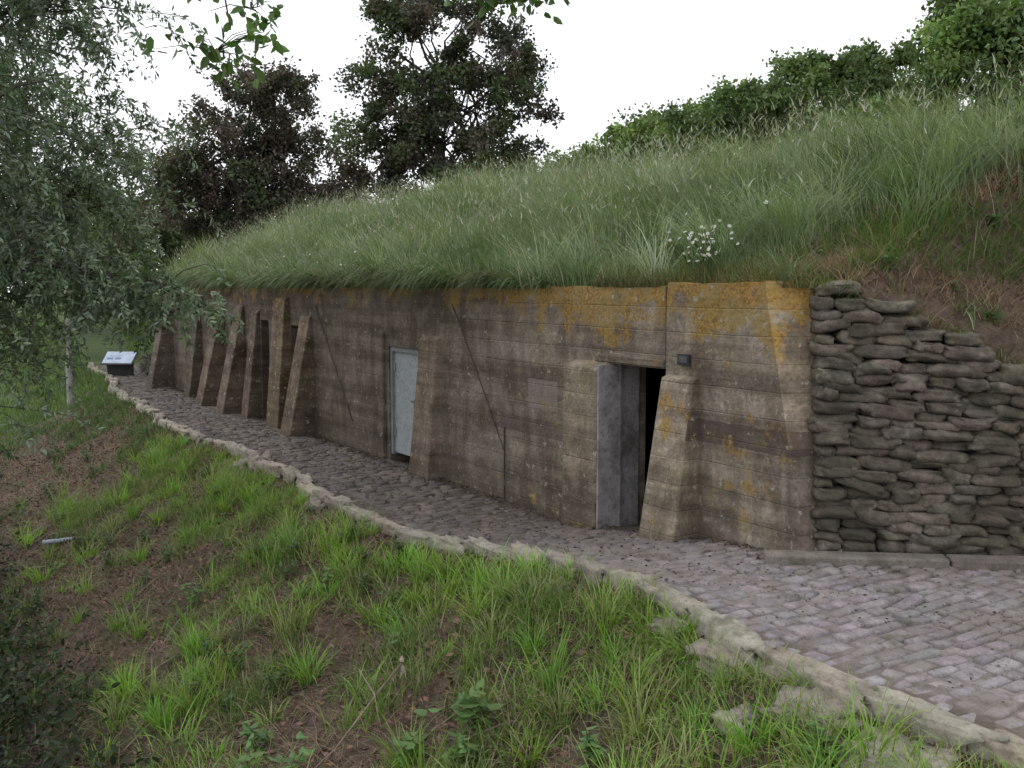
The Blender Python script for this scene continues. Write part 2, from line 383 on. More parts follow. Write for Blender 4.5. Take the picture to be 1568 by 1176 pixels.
# ------------------------------------------------------------------ bunker
bunker = bpy.data.objects.new("concrete_bunker", None); scene.collection.objects.link(bunker)
G = (1., 1., 1.); TH = -.42; ZB = -.35
def wobble_wall(acc, s0, s1, z0_, z1_, tf=0.0, mi=0):
    ns = max(2, int((s1-s0)/.1)); nz = max(2, int((z1_-z0_)/.1))
    ss = np.linspace(s0, s1, ns+1); zz = np.linspace(z0_, z1_, nz+1)
    Sg, Zg = np.meshgrid(ss, zz)
    inner = np.minimum(1, np.minimum(np.minimum(Sg-s0, s1-Sg), np.minimum(Zg-z0_, 9))/.15)
    T = tf+.04*(fbm(Sg, Zg, 1.6)-.5)*inner
    top = (Zg > z1_-1e-6) & (z1_ > 2.2)
    Zg = Zg+np.where(top, .08*(fbm(Sg+3, Sg*0, 3)-.5), 0); T = T-np.where(top, .04*fbm(Sg, Sg*0, 5), 0)
    Vv = np.stack([Sg, T, Zg], -1); id_ = np.arange(Vv.shape[0]*Vv.shape[1]).reshape(Vv.shape[:2])
    FF = np.stack([id_[:-1, :-1], id_[1:, :-1], id_[1:, 1:], id_[:-1, 1:]], -1).reshape(-1, 4)
    acc.add(Vv.reshape(-1, 3), FF, G, mi)
    tp = Vv[-1]; bk = tp.copy(); bk[:, 1] = TH
    n = len(tp); acc.add(np.concatenate([tp, bk]), [[i, n+i, n+i+1, i+1] for i in range(n-1)], G, mi)
    bt = Vv[0]; bk = bt.copy(); bk[:, 1] = TH
    acc.add(np.concatenate([bt, bk]), [[i, i+1, n+i+1, n+i] for i in range(n-1)], G, mi)
    for k in (0, -1):
        e_ = Vv[:, k]; bk = e_.copy(); bk[:, 1] = TH; m_ = len(e_)
        acc.add(np.concatenate([e_, bk]), [[i, i+1, m_+i+1, m_+i] for i in range(m_-1)], G, mi)
acc = Acc()
cur = -1.42; TOP = 2.3
for a, b, h in openings:
    if a > cur: wobble_wall(acc, cur, a, ZB, TOP)
    wobble_wall(acc, a, b, h, TOP)
    cur = b
wobble_wall(acc, cur, 16.6, ZB, TOP)
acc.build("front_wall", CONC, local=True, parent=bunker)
acc = Acc(); f = .07; ns = 22; ss0 = -1.45
eR = lambda u: -3.04+.58*max(0, u-.12)**1.2
eB = lambda u: (-3.06+.24*u, -.06-.30*u)
zr = lambda u: ZB+(2.33-ZB)*u
def PF(u, q):
    x = ss0*(1-q)+eR(u)*q
    ed = min(1, min(u, 1-u, 1)*8)
    return (x, f+.03*(float(fbm(x*1.2, u*4, 1.3))-.5)*ed-(.02*float(fbm(x, 0, 6)) if u > .99 else 0), zr(u)+(.05*(float(fbm(x, 2, 3.))-.5) if u > .99 else 0))
CH = (1.5, 1.45, 1.38)
for i in range(ns):
    u0, u1 = i/ns, (i+1)/ns
    for j in range(14):
        q0, q1 = j/14, (j+1)/14
        acc.add([PF(u0, q0), PF(u0, q1), PF(u1, q1), PF(u1, q0)], [[0, 1, 2, 3]], G)
    a0_, a1_ = PF(u0, 1), PF(u1, 1); b0 = (*eB(u0), zr(u0)); b1 = (*eB(u1), zr(u1))
    acc.add([a0_, b0, b1, a1_], [[0, 1, 2, 3]], CH if u0 > .5 else G)
    acc.add([b0, (b0[0], -.6, b0[2]), (b1[0], -.6, b1[2]), b1], [[0, 1, 2, 3]], G)
    acc.add([PF(u0, 0), PF(u1, 0), (ss0, TH, zr(u1)), (ss0, TH, zr(u0))], [[0, 1, 2, 3]], G)
for j in range(14):
    q0, q1 = j/14, (j+1)/14; A, B = PF(1, q0), PF(1, q1)
    bq = lambda x: (x, -.6, 2.33)
    acc.add([A, B, bq(B[0]), bq(A[0])], [[0, 1, 2, 3]], CH)
acc.add([PF(1, 1), (*eB(1), 2.33), (eB(1)[0], -.6, 2.33), (PF(1, 1)[0], -.6, 2.33)], [[0, 1, 2, 3]], CH)
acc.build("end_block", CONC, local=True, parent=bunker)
acc = Acc()
def buttress(s0, s1, tb_, tt_, zt, zb_=ZB, cap=.05, sb=0, c=G):
    hexa(acc, [(s0-sb, -.02, zb_), (s1+sb, -.02, zb_), (s1+sb, tb_, zb_), (s0-sb, tb_, zb_)],
         [(s0, -.02, zt), (s1, -.02, zt), (s1, tt_, zt-cap), (s0, tt_, zt-cap)], c)
buttress(-.60, -.06, .17, .15, 1.62, c=(1.08, 1.06, 1.0))
buttress(-1.86, -1.47, .44, .14, 1.60, sb=.03, c=(1.15, 1.14, 1.08))
buttress(2.70, 3.14, .24, .06, 1.72, sb=.05, c=(1.12, 1.1, 1.06))
buttress(4.25, 4.42, .05, .04, 1.75)
buttress(6.88, 7.30, .48, .05, 1.88, sb=.03, c=(1.25, 1.2, 1.12))
buttress(7.90, 8.45, .28, .08, 2.15, sb=.02, c=(1.35, 1.28, 1.12))
buttress(9.42, 9.75, .32, .05, 1.9, sb=.02, c=(1.2, 1.15, 1.1))
buttress(10.25, 10.70, .54, .05, 1.98, c=(1.2, 1.15, 1.1))
buttress(11.55, 12.0, .58, .05, 1.98, c=(1.15, 1.1, 1.05))
buttress(13.2, 13.6, .35, .05, 1.95)
buttress(15.6, 16.1, .6, .1, 2.1)
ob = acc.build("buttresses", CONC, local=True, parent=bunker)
bv = ob.modifiers.new("b", 'BEVEL'); bv.width = .018; bv.segments = 2
acc = Acc(); box(acc, -1.38, -.40, .001, .03, 1.61, 1.68, (.85, .85, .85))
ob = acc.build("lintel", CONC, local=True, parent=bunker); bv = ob.modifiers.new("b", 'BEVEL'); bv.width = .01
acc = Acc(); c = (.012, .011, .010); a, b, t0, t1, h = -2.3, 14.0, TH, -3.0, 1.78  # near-black colour paints the room's darkness onto its walls and ceiling
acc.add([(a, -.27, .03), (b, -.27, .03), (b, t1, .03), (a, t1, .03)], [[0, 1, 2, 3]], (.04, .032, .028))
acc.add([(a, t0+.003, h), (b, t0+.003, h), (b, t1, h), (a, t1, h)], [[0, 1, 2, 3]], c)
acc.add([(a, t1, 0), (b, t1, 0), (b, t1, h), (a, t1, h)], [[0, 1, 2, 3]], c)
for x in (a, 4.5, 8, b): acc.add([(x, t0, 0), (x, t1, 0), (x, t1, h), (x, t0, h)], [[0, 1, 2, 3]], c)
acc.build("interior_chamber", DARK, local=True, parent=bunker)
acc = Acc()
box(acc, -.625, -.602, TH+.10, .15, .0, 1.59, (.34, .325, .32))
box(acc, -.65, -.626, -.10, -.08, .0, 1.59, (.26, .245, .24))
acc.build("pale_jamb", PLASTER, local=True, parent=bunker)
acc = Acc()
box(acc, 3.36, 4.09, -.10, -.05, .13, 1.46, (.30, .33, .35))
box(acc, 3.302, 3.36, -.12, -.02, .10, 1.518, (.22, .23, .23)); box(acc, 4.09, 4.148, -.12, -.02, .10, 1.518, (.22, .23, .23))
box(acc, 3.36, 4.09, -.12, -.02, 1.462, 1.518, (.22, .23, .23))
box(acc, 3.43, 3.47, -.05, -.02, .75, .88, (.12, .12, .12)); box(acc, 3.43, 3.54, -.02, -.01, .84, .86, (.10, .10, .10))
for zz in (.35, 1.2): box(acc, 4.04, 4.10, -.05, -.035, zz, zz+.10, (.22, .22, .22))
acc.build("steel_door", STEEL, local=True, parent=bunker)
acc = Acc(); box(acc, 3.302, 4.148, -.4, -.3, -.1, 1.52, (.015, .014, .013)); box(acc, 3.25, 4.35, .0, .10, -.02, .02, (.12, .11, .1))  # black panel paints the shade behind the door; second box is the sill
acc.build("door_sill_and_gap_shade", DARK, local=True, parent=bunker)
acc = Acc()
tube(acc, [(-1.43, .03, 1.62), (-1.43, .04, 2.30)], .022, (.05, .04, .035), 8)
tube(acc, [(2.38, .02, 2.1), (1.8, .022, 1.35), (1.2, .02, .5)], .006, (.06, .045, .04), 5)  # this and the next two rods draw wall grooves and a seam
tube(acc, [(6.7, .02, 2.0), (6.1, .022, 1.3), (5.35, .02, .4)], .007, (.06, .045, .04), 5)
tube(acc, [(1.22, .02, .02), (1.22, .02, .8)], .008, (.05, .04, .035), 5)
box(acc, -1.76, -1.62, .075, .095, 1.66, 1.75, (.04, .04, .045)); box(acc, -1.74, -1.64, .096, .099, 1.68, 1.73, (.09, .09, .10))
acc.build("pipe_grooves_and_plaque", STEEL, local=True, parent=bunker)

# ------------------------------------------------------------------ sandbag walls
def bag_wall(name, o, e, f, length, topf, zbase, hb=.078, lean=.04, colb=(.155, .132, .104), x0=0.0):
    acc = Acc(); e = np.array([*e, 0.]); f = np.array([*f, 0.]); r = 0
    nrow = (topf(0)-zbase)/hb
    while r < 40:
        x = x0+rng.uniform(-.03, .03); anyb = False; rowoff = rng.normal(0, .012)
        first = True
        while x < length:
            l = rng.uniform(.17, .40); l = rng.uniform(.12, .34) if first else l; first = False
            xm = x+l/2; h = hb*rng.uniform(.92, 1.3)
            rr = min(1.0, r/nrow)
            zz = zbase+r*hb-.55*(topf(0)-topf(xm))*rr**1.4+.03*math.sin(xm*2.3+r*.5)*rr+.012*math.sin(xm*6+r*1.7)+rng.normal(0, .006)
            if zz < topf(xm)-.05:
                anyb = True
                tilt = rng.normal(-.05, .055)
                if rng.random() < .05: tilt += rng.choice([-.22, .18])
                ex = e*math.cos(tilt)+UZ*math.sin(tilt); ez = UZ*math.cos(tilt)-e*math.sin(tilt)
                yaw = rng.normal(0, .08); exx = ex*math.cos(yaw)+f*math.sin(yaw); ff = f*math.cos(yaw)-ex*math.sin(yaw)
                hh = zz-zbase
                p = np.array([o[0], o[1], 0])+e*xm+f*(-.17-lean*hh-.05*max(0, hh-1.1)**2+rng.normal(0, .02))+UZ*(zz+hb/2)
                cc = jcol(colb, 1, .28, .05)[0]
                if rng.random() < .10: cc = cc*1.35
                pillow(acc, p, exx, ff, ez, (l*1.12, .36, h*1.22), cc, e=.44, ev=.70, noise=.12, nu=26, nv=11, fq=2.2)
            x += l*.98
        if not anyb: break
        r += 1
    return acc.build(name, BAG, local=True, smooth=True)
E = np.array([-.612, -.791]); Fv = np.array([-.791, .612])
bag_wall("sandbag_wall", (-2.92, .06), E, Fv, 5.5, lambda x: float(np.interp(x, BT[0], BT[1]))+.09, .30, x0=.12)
acc = Acc(); x = 0
while x < 5.5:
    l = rng.uniform(.8, 1.3); o = np.array([-2.86, .10])+Fv*.16+E*(x-.18)
    c = lambda a, b, z: (*(o+E*a+Fv*b), z)
    cc = jcol((.20, .178, .15), 1, .1, .04)[0]; dz = rng.normal(0, .006)
    hexa(acc, [c(l-.015, -.10, .2), c(0, -.10, .2), c(0, .06, .2), c(l-.015, .06, .2)][::-1], [c(l-.015, -.10, .40+dz), c(0, -.10, .40), c(0, .06, .395), c(l-.015, .06, .395+dz)][::-1], cc)
    x += l
ob = acc.build("concrete_sill", STONE, local=True); bv = ob.modifiers.new("b", 'BEVEL'); bv.width = .015; bv.segments = 2
bag_wall("low_sandbag_wall", (16.7, .15), (.99, -.13), (.13, .99), 4.5, lambda x: .75-.08*x, .0, colb=(.07, .06, .05))

# ------------------------------------------------------------------ grass on the mound
def mz(s, t):
    z = gz(s, t); z = np.where(t > tb(s)-.3, z0(s), z)
    return np.where((t > tb(s)-.3) & (s > 16.6), gz(s, t), z)
def mound_pts(n, s0, s1, q0, q1, dens=None):
    s = rng.uniform(s0, s1, n); q = rng.uniform(q0, q1, n)
    t = tb(s)-.02-q
    if dens is not None:
        k = rng.random(n) < dens(s, q); s, q, t = s[k], q[k], t[k]
    return s, q, np.c_[s, t, mz(s, t)]
acc = Acc()
def brownmask(s, q):
    lim = 2.0*sm((-1.2-s)/1.8)+.35*sm((1.0-s)/2.0)
    return sm((lim+1.5*(fbm(s, q, 1.2)-.5)-q)/.5)
for (n, q0, q1) in ((62000, 0, 2.2), (50000, 2.0, 5.2)):
    s, q, P = mound_pts(n, -9, 22, q0, q1, lambda s, q: 1-.93*brownmask(s, q))
    n = len(s)
    patch = fbm(s+3, q, .55); patch2 = fbm(s+31, q*1.5, 1.6)
    h = (.22+.62*np.clip((patch-.25)*1.7, 0, 1))*rng.uniform(.6, 1.25, n)
    h *= .75+.35*sm(q/1.2)
    cl = fbm(s*1.0+90, q+12, 1.5)*14
    phi = np.where(rng.random(n) < .65, math.pi/2+(cl-7)*.6+rng.normal(-.2, .6, n), rng.uniform(0, 2*math.pi, n))
    lean = np.clip(fbm(s+50, q, 1.0)*2-.4, .2, 1.4)
    a0 = rng.uniform(0, .35, n); a1 = a0+rng.uniform(.3, 1.6, n)*lean*np.where(q < .6, 1.4, 1.1)
    tone = np.clip((patch2-.3)*2.6+rng.normal(0, .12, n), 0, 1)[:, None]
    col = (np.array([.090, .148, .055])*(1-tone)+np.array([.225, .275, .155])*tone)*rng.uniform(.7, 1.3, (n, 1))
    dry = rng.random((n, 1)) < .12; col = np.where(dry, np.array([.34, .32, .23]), col)
    blades(acc, P, h, rng.uniform(.007, .013, n)*(1+.045*np.maximum(0, s)), phi, a0, a1, col, tipcol=col*1.3+.012)
m = 62
sT, qT, PT = mound_pts(1050, -8.5, 20, .15, 4.9, lambda s, q: 1-.97*brownmask(s, q))
for i in range(len(sT)):
    r = rng.uniform(.05, .14); o = rng.normal(0, r, (m, 2)); ss = sT[i]+o[:, 0]; tt = PT[i, 1]+o[:, 1]
    ph0 = math.pi/2+rng.normal(-.2, 1.3)
    ph = np.where(rng.random(m) < .6, ph0+rng.normal(0, .5, m), np.arctan2(o[:, 1], o[:, 0]))
    H = rng.uniform(.4, 1.05); a0 = rng.uniform(0, .3, m); a1 = a0+rng.uniform(.8, 2.2, m)
    kk_ = rng.random(); cc = (np.array([.11, .17, .065])*(1-kk_)+np.array([.31, .35, .24])*kk_)*rng.uniform(.55, 1.2); col = jcol(cc, m, .2, .05)
    blades(acc, np.c_[ss, tt, mz(ss, tt)], H*rng.uniform(.6, 1.15, m), rng.uniform(.007, .012, m)*(1+.045*max(0, sT[i])), ph, a0, a1, col, K=4, tipcol=col*1.3+.01)
for i in range(160):
    s_ = rng.uniform(.2, 16.4); am = sm((s_-.2)/3); mm = rng.integers(40, 120); r = rng.uniform(.06, .20)
    ss = rng.normal(s_, r, mm); tt = -rng.uniform(0, .14, mm); H = (rng.uniform(.12, .55) if rng.random() < .65 else rng.uniform(.5, 1.0))*(.5+.5*am)
    col = jcol(np.array([.09, .135, .055])*rng.uniform(.6, 1.8), mm, .3); dry = rng.random((mm, 1)) < .15; col = np.where(dry, np.array([.27, .23, .15]), col)
    blades(acc, np.c_[ss, tt, np.full(mm, 2.28)], H*rng.uniform(.5, 1.2, mm), rng.uniform(.008, .013, mm)*(1+.04*s_), math.pi/2+rng.normal(rng.normal(0, .4), .5, mm), rng.uniform(.1, .8, mm), rng.uniform(1.8, 2.9, mm), col, K=4, tipcol=col*1.2)
s, q, P = mound_pts(16000, .3, 16.8, -.02, .30); n = len(s)
k = rng.random(n) < (sm((s-.4)/3.2)*.8+.1)*sm((fbm(s+70, s*0, 1.3)-.25)*4); s, q, P = s[k], q[k], P[k]; n = len(s)
h = (.12+.45*fbm(s+8, s*0, 1.6)**1.5)*rng.uniform(.6, 1.3, n)
col = (np.array([.07, .11, .04])+rng.random((n, 1))*np.array([.12, .14, .075])); dry = rng.random((n, 1)) < .18; col = np.where(dry, np.array([.26, .22, .14]), col)
blades(acc, P, h, rng.uniform(.008, .015, n), math.pi/2+rng.normal(0, .8, n), rng.uniform(.1, .9, n), rng.uniform(1.2, 2.7, n), col, K=4, tipcol=col*1.2)
s, q, P = mound_pts(11000, -2.8, 2.4, .0, .5); n = len(s)
k = fbm(s, s*0, 2.6) > .34; s, q, P = s[k], q[k], P[k]; n = len(s)
col = np.where(rng.random((n, 1)) < .5, jcol((.13, .16, .06), n, .4, .12), jcol((.26, .20, .12), n, .4, .12))
blades(acc, P, rng.uniform(.06, .28, n), .006, math.pi/2+rng.normal(0, 1, n), rng.uniform(0, .7, n), rng.uniform(.5, 2.4, n), col)
s, q, P = mound_pts(95000, -7.5, 1.2, .28, 3.6, lambda s, q: brownmask(s, q)); n = len(s)
gm = (fbm(s+7, q, 1.7) > .46)[:, None]
col = np.where(gm & (rng.random((n, 1)) < .8), jcol((.12, .18, .05), n, .35), jcol((.29, .205, .15), n, .5, .12))
blades(acc, P, rng.uniform(.05, .24, n)*(1+.4*gm[:, 0]), rng.uniform(.005, .010, n), rng.uniform(0, 6.28, n), rng.uniform(.1, 1.1, n), rng.uniform(.8, 1.9, n), col, K=2)
# grass and trailing stems spilling over the top of the sandbags
for i in range(46):
    L_ = rng.uniform(.1, 4.5); mm = rng.integers(20, 60); ll = rng.normal(L_, .07, mm)
    base = np.array([-2.92, .06])+E*ll[:, None]+Fv*rng.uniform(-.42, -.16, mm)[:, None]
    zt = np.interp(ll, BT[0], BT[1])+.02
    cc = jcol((.12, .18, .05) if rng.random() < .6 else (.27, .20, .14), 1, .3)[0]; col = jcol(cc, mm, .3)
    phi = math.atan2(Fv[1], Fv[0])+rng.normal(0, .8, mm)
    blades(acc, np.c_[base, zt], rng.uniform(.08, .32, mm), rng.uniform(.005, .009, mm), phi, rng.uniform(.1, .8, mm), rng.uniform(1.2, 2.7, mm), col, K=3)
s, q, P = mound_pts(19000, -9, 21, .2, 5.2, lambda s, q: (1-brownmask(s, q))*np.clip(fbm(s+3, q, .55)*2.4-.6, 0.05, 1)); n = len(s)
h = rng.uniform(.5, 1.1, n); phi = rng.uniform(0, 6.28, n); a0 = rng.uniform(0, .2, n); a1 = rng.uniform(.2, .9, n)
blades(acc, P, h, .005, phi, a0, a1, jcol((.22, .23, .15), n, .2), K=3)
am = (a0+a1)/2; dr = np.c_[np.cos(phi), np.sin(phi), np.zeros(n)]
tip = P+(dr*np.sin(am)[:, None]+UZ*np.cos(am)[:, None])*(h*.86)[:, None]
blades(acc, tip, rng.uniform(.06, .15, n), rng.uniform(.008, .018, n), phi, a1, a1+.6, jcol((.36, .36, .29), n, .25), K=2)
acc.build("tall_grass_mound", GRASS, local=True)

# ------------------------------------------------------------------ grass and litter on the bank
acc = Acc()
def bank_pts(n, s0, s1, u0, u1):
    s = rng.uniform(s0, s1, n); u = rng.uniform(u0, u1, n); t = te(s)+u
    return s, u, np.c_[s, t, gz(s, t)]
def gmask(s, u):
    m = fbm(s*1.0+u*.5, u*.9+20, 1.25)
    edge = np.exp(-((u-.5)/.5)**2)*.10
    near = .06*sm((2-s)/5)
    return sm((m+edge+near-.17*sm((u-1.1)/1.4)*sm((s+4.5)/4)-.50)/.12)
s, u, P = bank_pts(105000, -7.5, 8, .10, 3.9)
k = rng.random(len(s)) < gmask(s, u)*.8+.03; s, u, P = s[k], u[k], P[k]
n = len(s); print("bank blades", n)
hh = (.06+.28*np.clip(fbm(s+60, u, 1.8)-.25, 0, 1)*1.6)*rng.uniform(.5, 1.35, n)*(.45+.55*sm(u/.5))
tone = np.clip((fbm(s+15, u, 1.6)-.3)*2.2+rng.normal(0, .15, n), 0, 1)[:, None]
col = (np.array([.085, .145, .030])*(1-tone)+np.array([.19, .30, .060])*tone)*rng.uniform(.7, 1.3, (n, 1))
dry = rng.random((n, 1)) < .15; col = np.where(dry, np.array([.30, .25, .15]), col)
a0 = rng.uniform(0, .5, n)
blades(acc, P, hh, rng.uniform(.005, .010, n), rng.uniform(0, 6.28, n), a0, a0+rng.uniform(.2, 1.8, n), col, tipcol=col*1.3)
s, u, P = bank_pts(45000, 7.5, 24, .06, 4.5); k = rng.random(len(s)) < np.clip(gmask(s, u)*.9+.2*sm((s-12)/4), 0, 1); s, u, P = s[k], u[k], P[k]; n = len(s)
col = jcol((.10, .16, .05), n, .35)
blades(acc, P, rng.uniform(.06, .26, n), rng.uniform(.010, .02, n), rng.uniform(0, 6.28, n), rng.uniform(0, .4, n), rng.uniform(.4, 1.6, n), col, K=2)
cen = []
for _ in range(430):
    r_ = rng.random()
    if r_ < .45: s_, u_ = rng.uniform(-7, 9), abs(rng.normal(.05, .45))
    elif r_ < .8: s_, u_ = rng.uniform(-6, 1), rng.uniform(0, 3.0)
    else: s_, u_ = rng.uniform(0, 9), rng.uniform(0, 2.6)
    cen.append((s_, u_+.10))
for s_, u_ in cen:
    m = rng.integers(20, 70); r = rng.uniform(.02, .07)
    ps = rng.normal(s_, r, m); pu = np.maximum(.07, rng.normal(u_, r, m)); tt = te(ps)+pu
    PP = np.c_[ps, tt, gz(ps, tt)]; H = rng.uniform(.12, .38)*(1 if u_ > .3 else .6)
    ph = np.arctan2(pu-u_, ps-s_)+rng.normal(0, .5, m); a0 = rng.uniform(0, .4, m)
    cc = jcol((.17, .29, .045) if rng.random() < .75 else (.21, .23, .10), 1, .25)[0]
    col = jcol(cc, m, .22)
    blades(acc, PP, H*rng.uniform(.5, 1.25, m), rng.uniform(.006, .012, m), ph, a0, a0+rng.uniform(.3, 1.9, m), col, tipcol=col*1.3, K=4)
n = 50000; s = rng.uniform(17, 60, n); t = rng.uniform(-12, 8, n); k = (t < tb(s)) | (t > te(s)+.1); s, t = s[k], t[k]; n = len(s)
blades(acc, np.c_[s, t, gz(s, t)], rng.uniform(.08, .28, n), rng.uniform(.02, .05, n), rng.uniform(0, 6.28, n), rng.uniform(0, .4, n), rng.uniform(.3, 1.3, n), jcol((.13, .20, .055), n, .3), K=2)
s, u, P = bank_pts(80000, -7.5, 14, .1, 4.3); n = len(s)
blades(acc, P+[0, 0, .004], rng.uniform(.05, .26, n), rng.uniform(.003, .006, n), rng.uniform(0, 6.28, n), rng.uniform(.7, 1.4, n), rng.uniform(1.2, 1.9, n), jcol((.25, .185, .13), n, .55, .1)*(1-.6*sm((u-2.2)/1.5))[:, None], K=2)  # dry blades dimmed down the bank, same painted shade as the soil
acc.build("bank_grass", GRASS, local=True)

acc = Acc()
s, u, P = bank_pts(60000, -7.5, 16, .05, 4.6); n = len(s); P[:, 2] += rng.uniform(.0, .05, n)
a = np.c_[rng.normal(size=(n, 2)), rng.normal(0, .4, n)]; a /= np.linalg.norm(a, axis=1)[:, None]
b = np.cross(a, np.array([0, 0, 1.])+rng.normal(0, .6, (n, 3))); b /= np.linalg.norm(b, axis=1)[:, None]
L = rng.uniform(.02, .07, n)
leaves(acc, P, L, L*rng.uniform(.3, .75, n), jcol((.175, .105, .078), n, .65, .12)*(1-.68*sm((u-2.2)/1.5))[:, None], ab=(a, b))  # litter colour darkened down the bank to match the painted shade
n = 14000; s = rng.uniform(-7, 1, n); q = rng.uniform(.05, 3, n); t = tb(s)-.3-q
P = np.c_[s, t, gz(s, t)+.01]; a, b = frames(n); a[:, 2] *= .3
L = rng.uniform(.02, .05, n); leaves(acc, P, L, L*.6, jcol((.22, .13, .10), n, .5), ab=(a, b))
n = 6500; s = rng.uniform(-2.9, 16, n); t = np.abs(rng.normal(0, .10, n)); t = np.where(rng.random(n) < .4, rng.uniform(0, 1.45, n), t)+.03
P = np.c_[s, t, zp(s)+.02]; a, b = frames(n); a[:, 2] *= .25
L = rng.uniform(.012, .04, n); leaves(acc, P, L, L*.6, jcol((.09, .07, .045), n, .5), ab=(a, b))
n = 1500; s = rng.uniform(-7, -2.9, n); t = tb(s)*rng.random(n)+te(s)*.9*rng.random(n)
P = np.c_[s, t, zp(s)+.018]; a, b = frames(n); a[:, 2] *= .2
L = rng.uniform(.008, .03, n); leaves(acc, P, L, L*.6, jcol((.12, .09, .06), n, .5), ab=(a, b))
acc.build("leaf_litter", LITTER, local=True)

# ------------------------------------------------------------------ weeds, twigs, daisies
def weed(name, sites, col, H=.25, leafL=.09):
    acc = Acc()
    for (s_, t_, sz) in sites:
        zg = float(gz(s_, t_))
        for k in range(rng.integers(3, 7)):
            ph = rng.uniform(0, 6.28); h = H*sz*rng.uniform(.6, 1.2); top = np.array([s_+math.cos(ph)*h*.4, t_+math.sin(ph)*h*.4, zg+h])
            pts = curve((s_+rng.normal(0, .03), t_+rng.normal(0, .03), zg-.02), top, .02, .3)
            tube(acc, pts, np.linspace(.005, .002, 6), (.09, .12, .04), 4)
            m = 9; uu = rng.uniform(.25, 1, m); PP = np.array([pts[min(5, int(x*5.99))] for x in uu])+rng.normal(0, .008, (m, 3))
            an = rng.uniform(0, 6.28, m); a = np.c_[np.cos(an), np.sin(an), rng.uniform(-.5, .4, m)]; a /= np.linalg.norm(a, axis=1)[:, None]
            b = np.cross(a, UZ+rng.normal(0, .2, (m, 3))); b /= np.linalg.norm(b, axis=1)[:, None]
            L = leafL*sz*rng.uniform(.6, 1.2, m); leaves(acc, PP, L, L*.62, jcol(col, m, .25), rnd=True, ab=(a, b))
    return acc.build(name, LEAF, local=True)
weed("broadleaf_weed", [(-2.9, 2.75, 1.2), (-3.1, 3.0, 1.0), (-2.7, 3.1, 1.1), (-2.2, 3.65, 1.1), (-2.0, 3.85, 1.0), (-5.0, 2.2, .7), (-4.6, 2.9, .8), (-1.3, 2.5, .8), (0.4, 2.4, .7), (-3.9, 2.6, .8), (1.8, 3.2, .8), (-3.3, 3.4, 1.0), (-2.5, 4.2, 1.0), (-1.4, 3.6, .9)], (.13, .22, .07))
weed("nettle_plant", [(x, float(te(x))+u, 1.0) for x, u in zip(rng.uniform(-1, 14, 85), rng.uniform(.2, 3.8, 85))], (.08, .13, .045), .2, .06)
weed("bramble_shoot", [(s_, float(tb(s_))-.3-q_, z_) for s_, q_, z_ in [(-3.3, .2, .6), (-3.0, .35, .8), (-3.6, .5, .7), (-4.3, .6, .6), (-2.3, .5, .5), (-4.4, 1.2, .6), (-3.7, 1.6, .7), (-4.9, .9, .8), (-3.1, 1.2, .7), (-2.6, .1, .6), (-3.9, .15, .6), (-4.1, 2.0, .8), (-3.3, 2.2, .8), (-3.2, .0, .6), (-3.5, .05, .5)]], (.085, .17, .05), .16, .07)
acc = Acc()
for _ in range(125):
    s_ = rng.uniform(-8, -2.2); q_ = rng.uniform(2.2, 4.3)*1.25; t_ = float(tb(s_))-.3-q_; zc = float(gz(s_, t_))+rng.uniform(.05, .6)
    m = 140; PP = np.array([s_, t_, zc])+rng.normal(0, .22, (m, 3)); L = rng.uniform(.05, .11, m)
    leaves(acc, PP, L, L*.5, jcol(np.array([.085, .135, .045])*rng.uniform(.4, 1.5), m, .3), droop=(0, 0, -.3), rnd=True)
acc.build("elder_bush", LEAF, local=True)

acc = Acc()
def gpt(s_, t_, h): return (s_, t_, float(gz(s_, t_))+h)
tw = [[gpt(-2.2, 2.9, .34), gpt(-2.0, 3.0, .14), gpt(-2.15, 3.35, .07), gpt(-2.3, 3.7, .04)], [gpt(-2.0, 3.0, .14), gpt(-1.5, 2.9, .18)]]
for k in range(110):
    s_, u_ = rng.uniform(-6, 12), rng.uniform(.4, 4); an = rng.uniform(0, 6.28); l = rng.uniform(.1, .5)
    t_ = float(te(s_))+u_; tw.append([gpt(s_, t_, .02), gpt(s_+math.cos(an)*l*.5, t_+math.sin(an)*l*.5, .06), gpt(s_+math.cos(an)*l, t_+math.sin(an)*l, .03)])
for p in tw: tube(acc, p, np.linspace(.008, .003, len(p)), jcol((.27, .22, .17), 1, .3)[0], 5)
leaves(acc, np.array([gpt(-2.2, 2.9, .34)]*3)+rng.normal(0, .01, (3, 3)), .09, .035, jcol((.35, .30, .24), 3, .1), rnd=True, droop=(0, 0, -1))
acc.build("dead_twigs", WOOD, local=True)

acc = Acc()
def daisies(s0, q0, n, r):
    for _ in range(n):
        s_ = s0+rng.normal(0, r); q_ = max(.05, q0+rng.normal(0, r*.6)); t_ = float(tb(s_))-q_
        zg = float(gz(s_, t_)) if q_ > .3 else float(z0(s_)); h = rng.uniform(.22, .5)
        top = np.array([s_+rng.normal(0, .05), t_+rng.uniform(0, .2), zg+h])
        tube(acc, [(s_, t_, zg), (s_, t_+.02, zg+h*.6), top], .003, (.08, .13, .04), 4)
        nrm = np.array([rng.normal(0, .5), rng.uniform(.0, 1.2), rng.uniform(.3, 1)]); nrm /= np.linalg.norm(nrm)
        u = np.cross(nrm, [0, 0, 1.]); u /= np.linalg.norm(u); v = np.cross(nrm, u); R = rng.uniform(.013, .022)
        m = 10; an = np.arange(m)*6.283/m; a = np.cos(an)[:, None]*u+np.sin(an)[:, None]*v; b = np.cross(a, nrm)
        leaves(acc, np.tile(top, (m, 1)), R, R*.5, np.tile([.66, .66, .63], (m, 1)), ab=(a, b))
        leaves(acc, np.tile(top+nrm*.003, (4, 1)), .006, .007, np.tile([.5, .35, .03], (4, 1)), ab=(a[:4], b[:4]))
